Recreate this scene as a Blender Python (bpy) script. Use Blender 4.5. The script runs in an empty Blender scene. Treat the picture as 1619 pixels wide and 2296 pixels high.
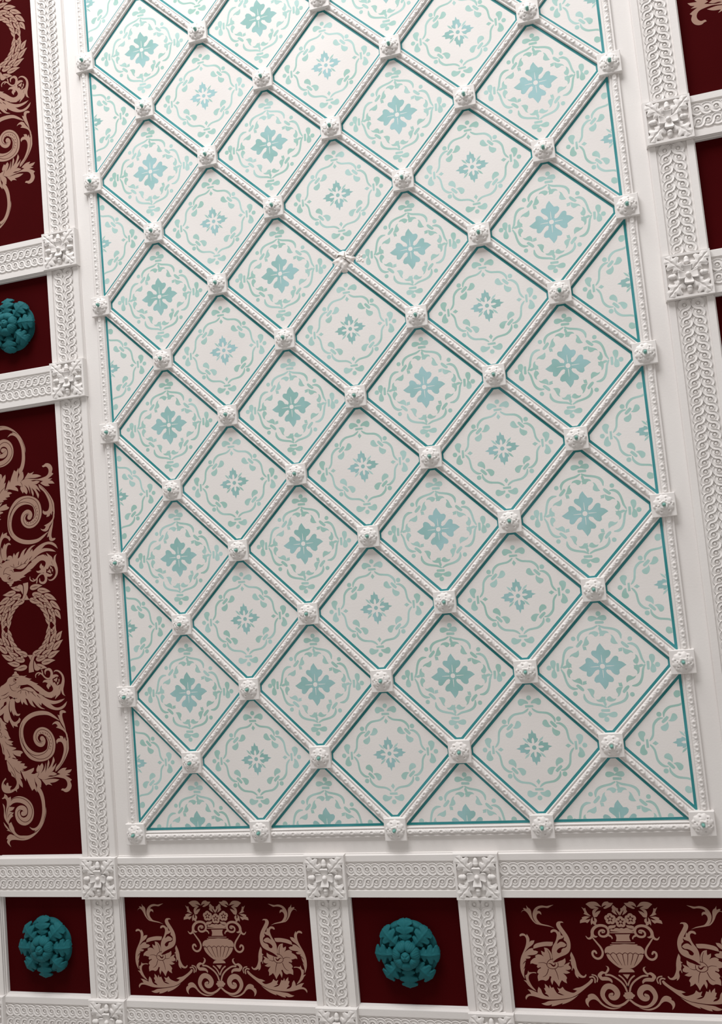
import bpy, bmesh, math, random
from math import sin, cos, pi, sqrt, hypot, exp, atan2
from mathutils import Vector, Matrix
from mathutils.geometry import delaunay_2d_cdt

# ------------------------------------------------------------------ frame of the ceiling
# u runs to the right, v up the ceiling, h drops from the ceiling towards the room (all in lattice units)
S = 0.3            # one lattice unit in metres
ASP = 1.01708      # lattice rows are a touch wider than columns
HC = 5.2           # height of the ceiling plane
RED = -0.065       # the red fields lie a little above the white plane
scene = bpy.context.scene
COL = scene.collection

def W(u, v, h=0.0):
    return Vector(((u - 4) * S, -(v - 8) * ASP * S, HC - h * S))

# ------------------------------------------------------------------ camera
F_PX = 1919.7157
RX, RY, RZ = 3.051968, 0.250057, -0.113785
def rotm(a, ax): return Matrix.Rotation(a, 3, ax)
Rc = rotm(RZ, 'Z') @ rotm(RY, 'Y') @ rotm(RX, 'X')
Cl = Vector((2.95240533, -2.73548879 - 2 * ASP, 11.788658 + 0.08)) * S
cam_d = bpy.data.cameras.new('camera')
cam = bpy.data.objects.new('camera', cam_d); COL.objects.link(cam)
flip = Matrix(((1, 0, 0), (0, -1, 0), (0, 0, -1)))
ax = [flip @ Vector(Rc[i]) for i in range(3)]
M = Matrix((ax[0], -ax[1], -ax[2])).transposed()
cam.matrix_world = Matrix.Translation((Cl.x, -Cl.y, HC - Cl.z)) @ M.to_4x4()
cam_d.sensor_fit = 'VERTICAL'; cam_d.sensor_height = 24.0; cam_d.sensor_width = 24.0
cam_d.lens = 24.0 * F_PX / 2296.0
cam_d.clip_start = 0.05
scene.camera = cam

# ------------------------------------------------------------------ light, exposure
world = bpy.data.worlds.new('room_light'); scene.world = world
world.use_nodes = True
bg = world.node_tree.nodes['Background']
bg.inputs[0].default_value = (1.0, 0.945, 0.905, 1); bg.inputs[1].default_value = 0.40
def area(name, loc, target, sx, sy, power, col):
    d = bpy.data.lights.new(name, 'AREA'); d.shape = 'RECTANGLE'; d.size = sx; d.size_y = sy
    d.energy = power; d.color = col
    o = bpy.data.objects.new(name, d); COL.objects.link(o)
    o.location = loc
    o.rotation_euler = (Vector(target) - Vector(loc)).to_track_quat('-Z', 'Y').to_euler()
    return o
area('window_light', W(1.5, 29.0, 11.0), W(3.5, 9, 0), 4.5, 3.4, 690, (1.0, 0.985, 0.99))
scene.view_settings.view_transform = 'Standard'; scene.view_settings.look = 'None'
scene.view_settings.gamma = 1.0; scene.view_settings.use_curve_mapping = False
scene.view_settings.exposure = 0.07

# ------------------------------------------------------------------ materials
def mat(name, col, rough=0.7, var=0.0, col2=None, scale=6.0, bump=0.0, bscale=60.0, spec=0.3):
    m = bpy.data.materials.new(name); m.use_nodes = True
    nt = m.node_tree; b = nt.nodes['Principled BSDF']
    b.inputs['Roughness'].default_value = rough
    b.inputs['Specular IOR Level'].default_value = spec
    b.inputs['Base Color'].default_value = (*col, 1)
    geo = nt.nodes.new('ShaderNodeNewGeometry')
    if col2:
        n = nt.nodes.new('ShaderNodeTexNoise'); n.inputs['Scale'].default_value = scale
        n.inputs['Detail'].default_value = 4.0
        r = nt.nodes.new('ShaderNodeMapRange'); r.inputs[1].default_value = 0.5 - var; r.inputs[2].default_value = 0.5 + var
        mx = nt.nodes.new('ShaderNodeMix'); mx.data_type = 'RGBA'
        mx.inputs[6].default_value = (*col, 1); mx.inputs[7].default_value = (*col2, 1)
        nt.links.new(geo.outputs['Position'], n.inputs['Vector'])
        nt.links.new(n.outputs['Fac'], r.inputs[0]); nt.links.new(r.outputs[0], mx.inputs[0])
        nt.links.new(mx.outputs[2], b.inputs['Base Color'])
    if bump:
        n2 = nt.nodes.new('ShaderNodeTexNoise'); n2.inputs['Scale'].default_value = bscale; n2.inputs['Detail'].default_value = 3.0
        bp = nt.nodes.new('ShaderNodeBump'); bp.inputs['Strength'].default_value = bump; bp.inputs['Distance'].default_value = 0.002
        nt.links.new(geo.outputs['Position'], n2.inputs['Vector'])
        nt.links.new(n2.outputs['Fac'], bp.inputs['Height']); nt.links.new(bp.outputs['Normal'], b.inputs['Normal'])
    return m
def srgb(r, g, b):
    f = lambda c: (c / 255 / 12.92) if c <= 10 else ((c / 255 + 0.055) / 1.055) ** 2.4
    return (f(r), f(g), f(b))
PLASTER = mat('white_painted_plaster', srgb(229, 226, 223), 0.65, 0.2, srgb(224, 220, 217), 3.0, 0.15, 90, 0.15)
GROUND = mat('ceiling_paint', srgb(230, 227, 224), 0.75, 0.2, srgb(225, 221, 218), 2.5, 0.15, 120, 0.15)
TEAL = mat('teal_line_paint', srgb(34, 126, 128), 0.6, 0.14, srgb(62, 142, 148), 7.0)
WASH = mat('pale_teal_stencil_paint', srgb(154, 192, 182), 0.7, 0.12, srgb(174, 206, 202), 6.0)
WASHD = mat('deeper_teal_stencil_paint', srgb(140, 182, 177), 0.7, 0.12, srgb(157, 195, 198), 5.0)
REDM = mat('oxblood_red_paint', srgb(62, 3, 5), 0.9, 0.2, srgb(58, 2, 4), 4.0, 0.2, 150, 0.05)
TAN = mat('dusty_rose_stencil_paint', srgb(164, 132, 116), 0.8, 0.2, srgb(156, 124, 108), 8.0, spec=0.2)
TROS = mat('teal_painted_plaster', srgb(21, 95, 101), 0.75, 0.2, srgb(17, 86, 92), 8.0, 0.3, 110, 0.25)
PINM = mat('sea_green_pin_paint', srgb(112, 166, 156), 0.5)
BROKE = mat('raw_broken_plaster', srgb(238, 234, 231), 0.9, 0.12, srgb(226, 219, 213), 40.0, 0.5, 200, 0.1)
WIREM = mat('rusty_wire', srgb(142, 134, 124), 0.6)

# ------------------------------------------------------------------ stencil outlines, thousandths of a lattice unit about each motif centre
SCROLL = [["f",[-1272,505,-1250,530,-1225,535,-1199,517,-1176,485,-1153,437,-1123,394,-1087,363,-1042,353,-1079,373,-1112,408,-1130,451,-1135,495,-1137,530,-1150,559,-1173,575,-1194,605,-1190,569,-1194,555,-1215,566,-1240,567,-1227,544,-1249,538]],
["f",[-852,310,-901,327,-958,338,-1016,347,-1054,356,-1085,383,-1110,423,-1122,471,-1113,519,-1086,562,-1043,591,-988,602,-930,595,-881,604,-834,612,-877,589,-913,571,-962,575,-1011,569,-1048,550,-1056,534,-1025,529,-1008,510,-1007,481,-1027,498,-1050,498,-1068,476,-1072,442,-1054,404,-1023,371,-976,357,-919,343]],
["f",[-920,-121,-867,-81,-806,-51,-746,-26,-704,3,-678,46,-668,103,-672,160,-690,216,-723,273,-756,325,-773,363,-767,379,-745,382,-728,380,-742,396,-771,400,-804,394,-825,367,-821,327,-794,280,-761,230,-743,192,-749,163,-723,135,-715,97,-731,69,-776,52,-792,35,-799,11,-821,-6,-845,-4,-855,15,-900,-24]],
["f",[-920,-121,-921,-43,-918,33,-895,90,-861,140,-840,191,-833,234,-848,262,-874,265,-899,252,-912,257,-904,281,-875,296,-846,295,-821,280,-806,259,-801,277,-785,253,-780,220,-762,218,-743,212,-756,189,-781,177,-814,163,-845,110,-826,120,-795,139,-753,130,-720,100,-749,75,-793,68,-840,41,-857,15,-883,-43]],
["f",[-1161,43,-1150,82,-1125,106,-1059,126,-980,137,-892,135,-909,88,-986,81,-1065,69,-1120,54]],
["f",[-1325,209,-1313,230,-1277,240,-1249,229,-1231,210,-1226,234,-1206,201,-1197,167,-1203,124,-1184,144,-1132,152,-1148,115,-1176,86,-1213,62,-1245,33,-1279,-6,-1247,18,-1210,43,-1167,53,-1158,24,-1129,20,-1099,6,-1124,-23,-1169,-36,-1219,-41,-1254,-49,-1204,-60,-1218,-79,-1253,-85,-1278,-88,-1265,-102,-1302,-131,-1321,-165,-1279,-121,-1292,-174,-1317,-227,-1294,-205,-1311,-261,-1315,-299,-1313,-345,-1331,-314,-1350,-261,-1356,-195,-1349,-127,-1329,-60,-1298,-2,-1267,56,-1248,104,-1240,152,-1244,186,-1261,208,-1291,210,-1316,202]],
["f",[-1155,-272,-1189,-268,-1229,-278,-1254,-302,-1261,-345,-1246,-393,-1222,-440,-1196,-472,-1175,-500,-1212,-482,-1253,-450,-1279,-422,-1296,-394,-1329,-361,-1302,-365,-1288,-373,-1299,-337,-1302,-299,-1280,-289,-1256,-236,-1252,-257,-1217,-259,-1178,-256,-1154,-261]],
["f",[-925,-63,-925,-29,-940,13,-970,49,-1017,62,-1012,22,-1016,-2,-1060,21,-1055,-17,-1030,-55,-1066,-34,-1110,-28,-1146,-47,-1138,-66,-1179,-86,-1213,-120,-1218,-152,-1195,-144,-1162,-153,-1124,-161,-1136,-185,-1124,-204,-1088,-189,-1084,-203,-1115,-218,-1132,-238,-1140,-262,-1122,-276,-1139,-305,-1137,-371,-1101,-356,-1067,-355,-1043,-364,-1008,-349,-980,-301,-960,-310,-975,-358,-960,-414,-935,-352,-901,-394,-875,-436,-852,-383,-829,-350,-803,-372,-766,-390,-771,-343,-760,-320,-779,-287,-805,-259,-762,-268,-711,-252,-749,-230,-771,-216,-738,-220,-696,-205,-700,-177,-722,-158,-700,-120,-728,-130,-784,-160,-756,-116,-758,-69,-792,-93,-822,-103,-872,-123,-921,-129]],
["d",[-1001,-151,-1038,-133,-1077,-132,-1112,-138],[8,7,6,4]],
["d",[-988,-211,-1014,-273,-1042,-302,-1072,-314],[9,8,7,4]],
["d",[-905,-209,-886,-256,-877,-299,-869,-344],[9,8,7,4]],
["d",[-864,-180,-830,-182,-785,-170],[8,7,4]],
["d",[-948,-82,-951,-30,-964,8,-976,32],[8,7,6,4]],
["d",[-916,-83,-961,-96,-994,-130,-1001,-173,-972,-201,-930,-210,-885,-199,-857,-166,-858,-128],[8,8,8,8,8,8,8,8,8]],
["d",[-982,-142,-952,-145,-934,-162,-916,-172,-895,-157,-897,-133],[5,11,18,20,13,5]],
["f",[-669,13,-642,-48,-626,-114,-619,-185,-601,-236,-572,-278,-540,-291,-514,-267,-504,-276,-523,-305,-562,-315,-603,-302,-617,-293,-610,-323,-637,-303,-652,-265,-652,-209,-670,-190,-681,-224,-690,-224,-680,-172,-689,-139,-687,-106,-708,-101,-684,-77,-688,-30]],
["f",[-426,-331,-439,-364,-481,-402,-544,-451,-606,-499,-668,-538,-738,-568,-826,-585,-923,-597,-1020,-600,-1107,-593,-1173,-576,-1230,-563,-1280,-565,-1306,-585,-1322,-612,-1329,-585,-1313,-556,-1282,-538,-1247,-535,-1264,-507,-1290,-478,-1251,-483,-1214,-496,-1162,-519,-1158,-481,-1141,-442,-1114,-475,-1099,-522,-1073,-550,-1017,-567,-1034,-544,-1070,-521,-1050,-511,-1073,-460,-1055,-454,-1057,-402,-1022,-435,-1005,-463,-995,-415,-975,-452,-950,-442,-930,-484,-906,-521,-859,-539,-816,-542,-867,-520,-899,-507,-879,-497,-902,-446,-865,-459,-829,-434,-804,-472,-758,-494,-693,-506,-647,-477,-702,-464,-657,-444,-608,-434,-548,-404,-486,-360,-449,-322]],
["f",[-1128,-655,-1083,-644,-1032,-622,-964,-613,-866,-600,-768,-583,-689,-558,-633,-528,-691,-577,-753,-616,-823,-646,-862,-657,-846,-637,-911,-663,-961,-679,-1000,-684,-988,-660,-1038,-676,-1086,-673]],
["s",[-466,-304,-432,-298,-406,-321,-407,-368],[19,19,19,19]],
["s",[-434,-272,-393,-283,-370,-315,-380,-358],[16,16,16,16]],
["f",[-364,-282,-341,-245,-301,-225,-264,-234,-243,-210,-232,-177,-251,-156,-219,-167,-209,-200,-227,-233,-258,-257,-290,-256,-316,-277,-309,-297,-262,-294,-206,-313,-184,-348,-191,-372,-221,-345,-267,-341,-323,-338,-348,-310]],
["s",[-260,-270,-204,-273,-139,-306,-75,-356,-37,-410,-18,-468],[23,23,23,23,23,23]],
["s",[-94,-274,-62,-298,-26,-345,0,-409],[19,19,19,19]],
["s",[-11,-578,-72,-627,-151,-657,-226,-649,-290,-603,-329,-528,-309,-459,-262,-416,-207,-416,-159,-451,-141,-502,-177,-554,-222,-551,-233,-526,-206,-506],[24,29,29,32,45,57,64,69,73,72,72,61,57,45,32]],
["f",[-520,-540,-486,-515,-440,-514,-402,-544,-366,-598,-329,-639,-276,-668,-195,-683,-104,-667,-168,-692,-238,-698,-305,-679,-364,-640,-395,-606,-434,-583,-477,-588,-511,-616,-521,-644,-514,-684,-543,-652,-556,-611,-545,-576,-519,-558]],
["s",[-245,263,-221,278,-249,291,-287,266,-279,226,-229,212,-182,235,-166,286,-186,330,-235,351,-295,347,-346,317,-372,276,-377,232,-392,199,-431,184,-461,215],[21,34,28,24,26,28,29,30,32,33,34,38,40,38,31,22,7]],
["f",[-190,227,-160,238,-133,219,-121,191,-132,178,-142,202,-170,216]],
["f",[-363,262,-345,225,-308,213,-330,198,-359,200,-376,210]],
["s",[-373,192,-328,131,-283,66,-268,5,-296,-52,-345,-68,-393,-35,-396,12,-368,27,-349,2],[16,21,25,27,28,28,27,27,27,23]],
["f",[-419,622,-380,645,-320,654,-276,645,-243,612,-220,586,-267,597,-318,604,-258,575,-300,567,-352,565,-386,593,-406,611]],
["f",[-216,586,-209,619,-180,649,-131,656,-125,645,-68,638,-97,601,-136,579,-189,564,-199,575,-151,608,-185,604]],
["f",[-331,453,-344,497,-340,534,-315,560,-255,570,-296,534,-314,505,-282,527,-236,540,-255,505,-272,487,-289,464]],
["f",[-366,471,-409,478,-438,489,-459,498,-446,511,-457,548,-477,587,-444,567,-428,574,-421,541,-403,504]],
["f",[-517,378,-509,415,-481,434,-486,452,-444,467,-378,462,-409,445,-445,421,-404,427,-377,434,-399,401,-424,379,-441,390,-475,387]],
["f",[-348,460,-370,431,-378,394,-375,357,-354,379,-334,358,-308,361,-313,376,-297,409,-306,439,-331,449,-329,402,-347,409]],
["f",[-74,612,-92,579,-88,557,-98,531,-71,506,-30,483,-48,521,-56,550,-27,513,-5,477,1,514,-16,543,-13,568,-34,576,-54,594]],
["f",[-159,308,-162,341,-140,352,-96,356,-58,363,-77,330,-115,316]]]
URN = [["f",[-47,-259,43,-257,5,-317]],
["f",[-52,-486,41,-480,53,-497,77,-514,69,-534,51,-545,49,-560,-44,-567,-49,-548,-71,-531,-62,-511,-48,-507]],
["f",[-96,-236,-83,-212,-57,-194,12,-189,74,-191,96,-208,105,-229]],
["f",[-227,-11,244,-6,219,-62,179,-110,126,-156,82,-179,-69,-182,-121,-151,-172,-107,-209,-62]],
["f",[-223,-1,-237,4,-241,37,-222,73,-184,92,208,98,241,73,253,44,248,4,230,1]],
["s",[-139,134,145,138],[10,10]],
["s",[-160,109,174,114],[10,10]],
["f",[-87,241,103,245,88,216,92,179,103,156,-86,153,-74,192,-78,221]],
["s",[-143,261,170,266],[12,12]],
["f",[-141,280,-142,301,-123,308,-102,303,-82,316,-56,322,-27,316,3,324,31,315,68,326,103,310,131,303,157,309,172,296,165,285]],
["d",[-245,-11,-208,7,-176,-10,-138,11,-100,-9,-58,8,-22,-7,11,12,44,-3,77,13,109,-2,142,10,176,-6,212,1,252,-13],[8,8,8,8,8,8,8,8,8,8,8,8,8,8,8]],
["d",[-179,-13,-140,-78,-89,-142],[9,8,4]],
["d",[-100,-13,-76,-80,-43,-146],[9,8,4]],
["d",[-21,-12,-15,-79,-6,-146],[9,8,4]],
["d",[45,-8,37,-75,28,-141],[9,8,4]],
["d",[111,-9,90,-74,65,-140],[9,8,4]],
["d",[177,-11,146,-79,108,-148],[9,8,4]]]
BIRD = [["f",[-393,-746,-373,-724,-344,-708,-348,-690,-324,-678,-297,-689,-298,-705,-272,-724,-256,-751]],
["f",[-691,-1019,-672,-1004,-641,-959,-610,-902,-553,-874,-495,-834,-474,-796,-435,-767,-389,-756,-334,-754,-251,-751,-179,-763,-111,-834,-115,-896,-243,-904,-265,-965,-229,-975,-278,-1167,-329,-1172,-384,-1099,-445,-1064,-539,-1098,-622,-1093,-679,-1122,-698,-1129]],
["f",[-297,-901,-243,-904,-178,-891,-115,-898,-36,-936,23,-990,93,-1032,83,-1047,143,-1078,187,-1096,178,-1103,265,-1127,319,-1130,357,-1086,336,-1131,393,-1088,366,-1156,427,-1109,467,-1073,483,-1008,447,-1006,464,-961,489,-924,412,-943,349,-877,325,-845,298,-905,335,-957,345,-1001,321,-1030,267,-1041,210,-1016,159,-978,99,-932,47,-906,79,-896,31,-881,-22,-855,-74,-830,-33,-814,-99,-797,-157,-776,-115,-752,-170,-760,-251,-751]],
["f",[-272,-933,-237,-959,-154,-940,-73,-945,5,-996,56,-1046,117,-1072,194,-1123,281,-1163,386,-1180,476,-1166,543,-1154,483,-1197,383,-1226,303,-1226,277,-1213,311,-1245,362,-1279,424,-1286,487,-1266,533,-1234,580,-1198,549,-1266,493,-1309,412,-1327,324,-1315,237,-1280,160,-1229,126,-1197,114,-1242,64,-1193,104,-1257,182,-1300,111,-1289,42,-1246,-17,-1181,-50,-1148,-28,-1212,14,-1268,-56,-1233,-98,-1185,-131,-1128,-166,-1111,-143,-1182,-128,-1222,-172,-1204,-205,-1163,-227,-1209,-251,-1161,-252,-1114,-278,-1167,-329,-1172,-311,-1111,-400,-1075,-369,-1022,-303,-979]],
["s",[43,-798,43,-761,77,-730,122,-730,165,-757,207,-803,259,-829,314,-813,329,-791],[10,18,20,20,22,23,25,23,17]],
["s",[93,-765,121,-743],[10,17]],
["s",[159,-686,168,-719,178,-766],[18,20,12]],
["s",[219,-757,221,-707,260,-682,304,-689,333,-729,334,-776,318,-821],[10,30,37,42,43,47,50]],
["f",[372,-739,383,-713,437,-703,497,-732,546,-797,558,-874,544,-951,527,-1011,535,-1081,557,-1117,508,-1087,489,-1040,478,-1008,451,-1011,468,-961,494,-917,515,-856,510,-802,470,-746,427,-724,391,-725]],
["f",[329,-791,388,-771,441,-782,472,-846,449,-914,412,-943,352,-908,298,-905,312,-844]],
["f",[161,-885,186,-852,249,-844,316,-844,303,-905,304,-952,286,-955,265,-996,249,-979,229,-940,254,-899,211,-880]],
["d",[-276,-781,-326,-778,-366,-799,-362,-834,-322,-856,-360,-874,-407,-894,-445,-883],[7,7,7,7,7,7,7,7]],
["d",[-337,-808,-326,-809],[31,31]],
["d",[-443,-884,-432,-932,-394,-977,-326,-985],[8,8,7,3]],
["d",[-327,-938,-281,-933,-269,-910,-243,-900],[3,7,7,5]],
["d",[-239,-982,-285,-995,-314,-1017],[8,7,3]],
["d",[-240,-998,-252,-1036],[10,4]],
["d",[-159,-1010,-145,-1073],[10,4]],
["d",[-113,-1005,-94,-1049],[10,4]],
["d",[-42,-1029,25,-1094],[12,5]],
["d",[54,-1077,104,-1126],[12,4]],
["d",[-238,-971,-157,-983,-78,-1015,-15,-1022],[7,7,7,7]],
["d",[-610,-1051,-535,-1032,-469,-996],[4,12,4]],
["d",[-586,-1099,-520,-1083,-458,-1044],[4,10,4]],
["d",[-455,-1064,-410,-1090,-375,-1107,-320,-1102],[7,7,7,7]],
["g",[343,-838,375,-825,412,-808,439,-809,475,-800,465,-815,476,-850,450,-845,450,-906,429,-882,412,-943,392,-911,371,-886,352,-901]],
["f",[365,-847,411,-831,434,-813,426,-859,402,-896,390,-864,372,-871]]]
GARLAND = [["f",[-690,-1295,-674,-1189,-630,-1108,-568,-1062,-481,-1067,-446,-1118,-468,-1167,-483,-1240,-470,-1340,-437,-1432,-392,-1471,-333,-1453,-307,-1422,-301,-1406,-274,-1432,-296,-1480,-341,-1510,-334,-1552,-377,-1541,-410,-1527,-412,-1568,-443,-1522,-469,-1471,-485,-1429,-513,-1481,-565,-1458,-590,-1400,-575,-1318,-606,-1341,-656,-1367,-652,-1306,-676,-1379,-696,-1378]],
["f",[-446,-1118,-357,-1090,-367,-1172,-367,-1246,-352,-1305,-326,-1347,-273,-1346,-299,-1377,-347,-1375,-384,-1352,-390,-1381,-421,-1334,-435,-1284,-450,-1324,-466,-1282,-470,-1200]],
["g",[-520,-1143,-523,-1189,-569,-1219,-610,-1250,-650,-1273,-618,-1233,-577,-1202,-555,-1154]],
["d",[-455,-1134,-468,-1191,-473,-1265,-467,-1332],[6,7,7,4]],
["f",[-696,-1378,-638,-1397,-603,-1448,-533,-1497,-568,-1508,-534,-1583,-591,-1568,-536,-1608,-502,-1691,-476,-1729,-535,-1747,-431,-1776,-471,-1799,-439,-1833,-521,-1838,-389,-1876,-390,-1892,-468,-1914,-353,-1918,-287,-1933,-265,-1954,-310,-1985,-312,-2014,-378,-2003,-443,-1972,-391,-2047,-457,-2028,-486,-2035,-522,-2001,-564,-2057,-603,-2056,-607,-1974,-631,-1964,-649,-1874,-681,-1766,-715,-1682]],
["d",[-659,-1454,-657,-1503,-647,-1557],[4,8,4]],
["d",[-649,-1570,-670,-1614,-640,-1644,-658,-1701,-608,-1678],[7,8,8,7,4]],
["d",[-588,-1679,-571,-1713,-547,-1714],[4,11,4]],
["d",[-585,-1770,-549,-1812,-487,-1835],[4,7,7]],
["d",[-643,-1808,-621,-1883,-617,-1965],[4,11,4]],
["d",[-561,-1889,-529,-1952,-499,-2019],[4,8,5]],
["d",[-452,-1955,-426,-1997,-379,-2011],[4,9,7]],
["f",[-570,-2069,-524,-2022,-448,-2045,-363,-2060,-378,-2080,-293,-2092,-333,-2116,-243,-2127,-259,-2159,-199,-2178,-234,-2201,-296,-2209,-264,-2232,-336,-2236,-329,-2281,-306,-2367,-343,-2349,-306,-2440,-305,-2496,-342,-2471,-373,-2430,-377,-2502,-412,-2526,-415,-2566,-437,-2541,-481,-2548,-515,-2555,-518,-2523,-489,-2519,-448,-2492,-411,-2428,-421,-2367,-457,-2330,-494,-2312,-510,-2263,-547,-2229,-562,-2163]],
["d",[-561,-2073,-494,-2157,-442,-2241,-420,-2347],[5,7,7,4]],
["d",[-447,-2175,-394,-2242,-330,-2285],[4,9,5]],
["d",[-504,-2239,-464,-2289,-425,-2355],[7,8,5]],
["f",[-611,-2336,-598,-2356,-634,-2388,-656,-2428,-643,-2461,-651,-2420,-610,-2462,-593,-2418,-568,-2414,-562,-2463,-504,-2469,-536,-2505,-519,-2546,-462,-2547,-521,-2570,-588,-2576,-655,-2558,-690,-2508,-691,-2443,-663,-2387]],
["f",[-327,-2236,-251,-2247,-173,-2226,-81,-2196,-89,-2237,-140,-2287,-83,-2293,-44,-2278,-5,-2264,-38,-2263,-41,-2230,2,-2151,19,-2176,70,-2129,90,-2170,72,-2234,31,-2289,91,-2235,136,-2124,121,-2268,186,-2077,201,-2126,166,-2229,227,-2159,278,-2036,297,-2097,265,-2160,243,-2208,282,-2177,327,-2139,299,-2202,248,-2264,200,-2287,257,-2273,329,-2307,272,-2329,197,-2327,159,-2342,243,-2344,385,-2309,331,-2283,370,-2252,428,-2222,503,-2217,472,-2256,593,-2244,553,-2291,506,-2305,560,-2331,476,-2336,538,-2370,582,-2403,553,-2426,571,-2490,544,-2553,496,-2584,449,-2586,414,-2565,382,-2557,397,-2533,453,-2535,492,-2496,496,-2440,463,-2391,381,-2365,289,-2354,194,-2367,52,-2382,-30,-2343,32,-2410,25,-2506,-21,-2489,-72,-2407,-62,-2471,-55,-2576,-98,-2519,-138,-2550,-188,-2451,-229,-2353,-242,-2401,-276,-2344,-301,-2286]],
["d",[-29,-2339,-8,-2304,4,-2256],[7,7,4]],
["d",[-83,-2358,-73,-2431,-55,-2504],[4,9,7]],
["d",[116,-2276,149,-2205,171,-2157],[3,7,4]],
["f",[43,-2386,146,-2385,250,-2377,361,-2392,312,-2419,265,-2433,189,-2439,229,-2480,150,-2462,121,-2477,78,-2427]],
["s",[419,-1484,334,-1425,234,-1371,122,-1354,-2,-1363,-109,-1399,-199,-1460,-257,-1539,-279,-1636,-274,-1734,-247,-1833,-191,-1925,-97,-2006,29,-2037,143,-2017,227,-1958,256,-1870,257,-1790,217,-1699,145,-1639,66,-1631,1,-1673,-23,-1745,11,-1815,80,-1839,116,-1792,95,-1750],[9,36,52,65,69,71,73,74,74,79,91,112,134,138,142,142,138,134,125,112,102,91,82,82,82,78,78]],
["d",[-241,-1490,-286,-1587,-295,-1700,-265,-1816,-192,-1933,-84,-2026,27,-2067,150,-2052,239,-1991,282,-1887,283,-1791,241,-1684,151,-1623,66,-1619,2,-1665,-13,-1745,26,-1804,90,-1823],[4,9,9,9,9,9,8,8,8,8,8,8,8,8,8,8,8,4]],
["d",[-266,-1718,-243,-1841,-174,-1942,-64,-2003,31,-2007,147,-1963,203,-1892,219,-1804,185,-1742,126,-1711,69,-1717,38,-1756,49,-1801,97,-1799],[4,8,8,8,8,8,8,8,8,8,8,8,8,4]],
["d",[32,-1680,47,-1689,44,-1702],[3,10,3]],
["d",[62,-1657,76,-1666,74,-1679],[3,10,3]],
["d",[105,-1655,119,-1664,116,-1677],[3,10,3]],
["d",[147,-1663,161,-1671,158,-1684],[3,10,3]],
["d",[183,-1680,198,-1689,195,-1702],[3,10,3]],
["d",[214,-1717,228,-1725,225,-1738],[3,10,3]],
["d",[234,-1768,248,-1776,245,-1789],[3,9,3]],
["d",[239,-1823,254,-1831,251,-1844],[3,9,3]],
["d",[228,-1871,243,-1879,240,-1892],[3,9,3]],
["d",[213,-1906,227,-1915,224,-1928],[3,9,3]],
["f",[553,-1367,536,-1346,481,-1330,443,-1346,433,-1410,397,-1396,417,-1450,441,-1507,491,-1590,532,-1661,512,-1559,489,-1477,480,-1404,492,-1372,534,-1375]],
["f",[288,-1552,309,-1521,376,-1496,421,-1514,459,-1573,532,-1665,555,-1738,533,-1785,521,-1696,478,-1646,433,-1620,355,-1592,389,-1573,364,-1540,326,-1534]],
["f",[356,-1846,346,-1801,376,-1767,423,-1761,407,-1724,462,-1734,487,-1783,503,-1744,526,-1817,538,-1786,551,-1730,562,-1771,563,-1883,559,-1939,526,-2018,484,-2088,423,-2166,343,-2243,299,-2270,307,-2218,388,-2133,441,-2039,471,-1943,467,-1871,437,-1822,391,-1816,367,-1827]],
["d",[535,-1818,524,-1938,476,-2064,404,-2166,324,-2243],[5,8,8,7,4]],
["f",[-42,-2463,7,-2504,49,-2578,75,-2675,82,-2771,77,-2883,49,-2986,-5,-3089,-75,-3151,-138,-3182,-122,-3158,-169,-3154,-214,-3117,-227,-3101,-176,-3122,-129,-3122,-70,-3088,-18,-3009,18,-2898,25,-2786,13,-2681,-18,-2592,-53,-2543]],
["f",[94,-2803,94,-2883,63,-2986,15,-3081,-57,-3168,-146,-3238,-244,-3288,-340,-3307,-435,-3302,-520,-3296,-578,-3308,-599,-3343,-575,-3408,-620,-3367,-646,-3327,-629,-3287,-653,-3282,-631,-3238,-581,-3211,-506,-3232,-569,-3175,-644,-3149,-615,-3142,-669,-3084,-694,-3019,-649,-3069,-586,-3142,-595,-3054,-550,-3022,-525,-3079,-508,-3112,-493,-3168,-430,-3225,-335,-3235,-240,-3232,-144,-3198,-55,-3144,16,-3057,65,-2962]],
["d",[-656,-3028,-595,-3126,-506,-3224,-414,-3274,-319,-3283],[7,8,8,7,3]],
["s",[-557,-2763,-500,-2700,-394,-2676,-281,-2706,-205,-2772,-180,-2869,-213,-2969,-302,-3019,-386,-2993,-426,-2912,-414,-2840,-354,-2805,-294,-2830,-288,-2883,-327,-2898],[21,74,100,104,104,104,115,123,115,94,80,71,76,76,76]],
["d",[-549,-2707,-488,-2660,-392,-2650,-289,-2677,-199,-2748,-155,-2838,-171,-2933,-225,-3004,-302,-3027,-385,-2985,-424,-2920,-415,-2864,-376,-2840,-338,-2845],[4,9,9,9,9,9,9,9,9,9,9,9,9,4]],
["f",[-699,-2654,-659,-2627,-646,-2583,-600,-2616,-583,-2649,-534,-2630,-533,-2683,-557,-2755,-568,-2787,-473,-2794,-509,-2837,-573,-2860,-493,-2878,-524,-2910,-506,-2930,-556,-2966,-593,-3021,-592,-3078,-645,-3012,-675,-2947,-672,-2825,-690,-2732,-658,-2769,-654,-2850,-650,-2931,-633,-2826,-614,-2754,-615,-2689,-642,-2656,-685,-2663]],
["d",[-562,-2763,-604,-2827,-625,-2916,-628,-2972],[4,8,8,4]],
["d",[-517,-2878,-581,-2908,-603,-2948],[3,8,6]]]
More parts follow.
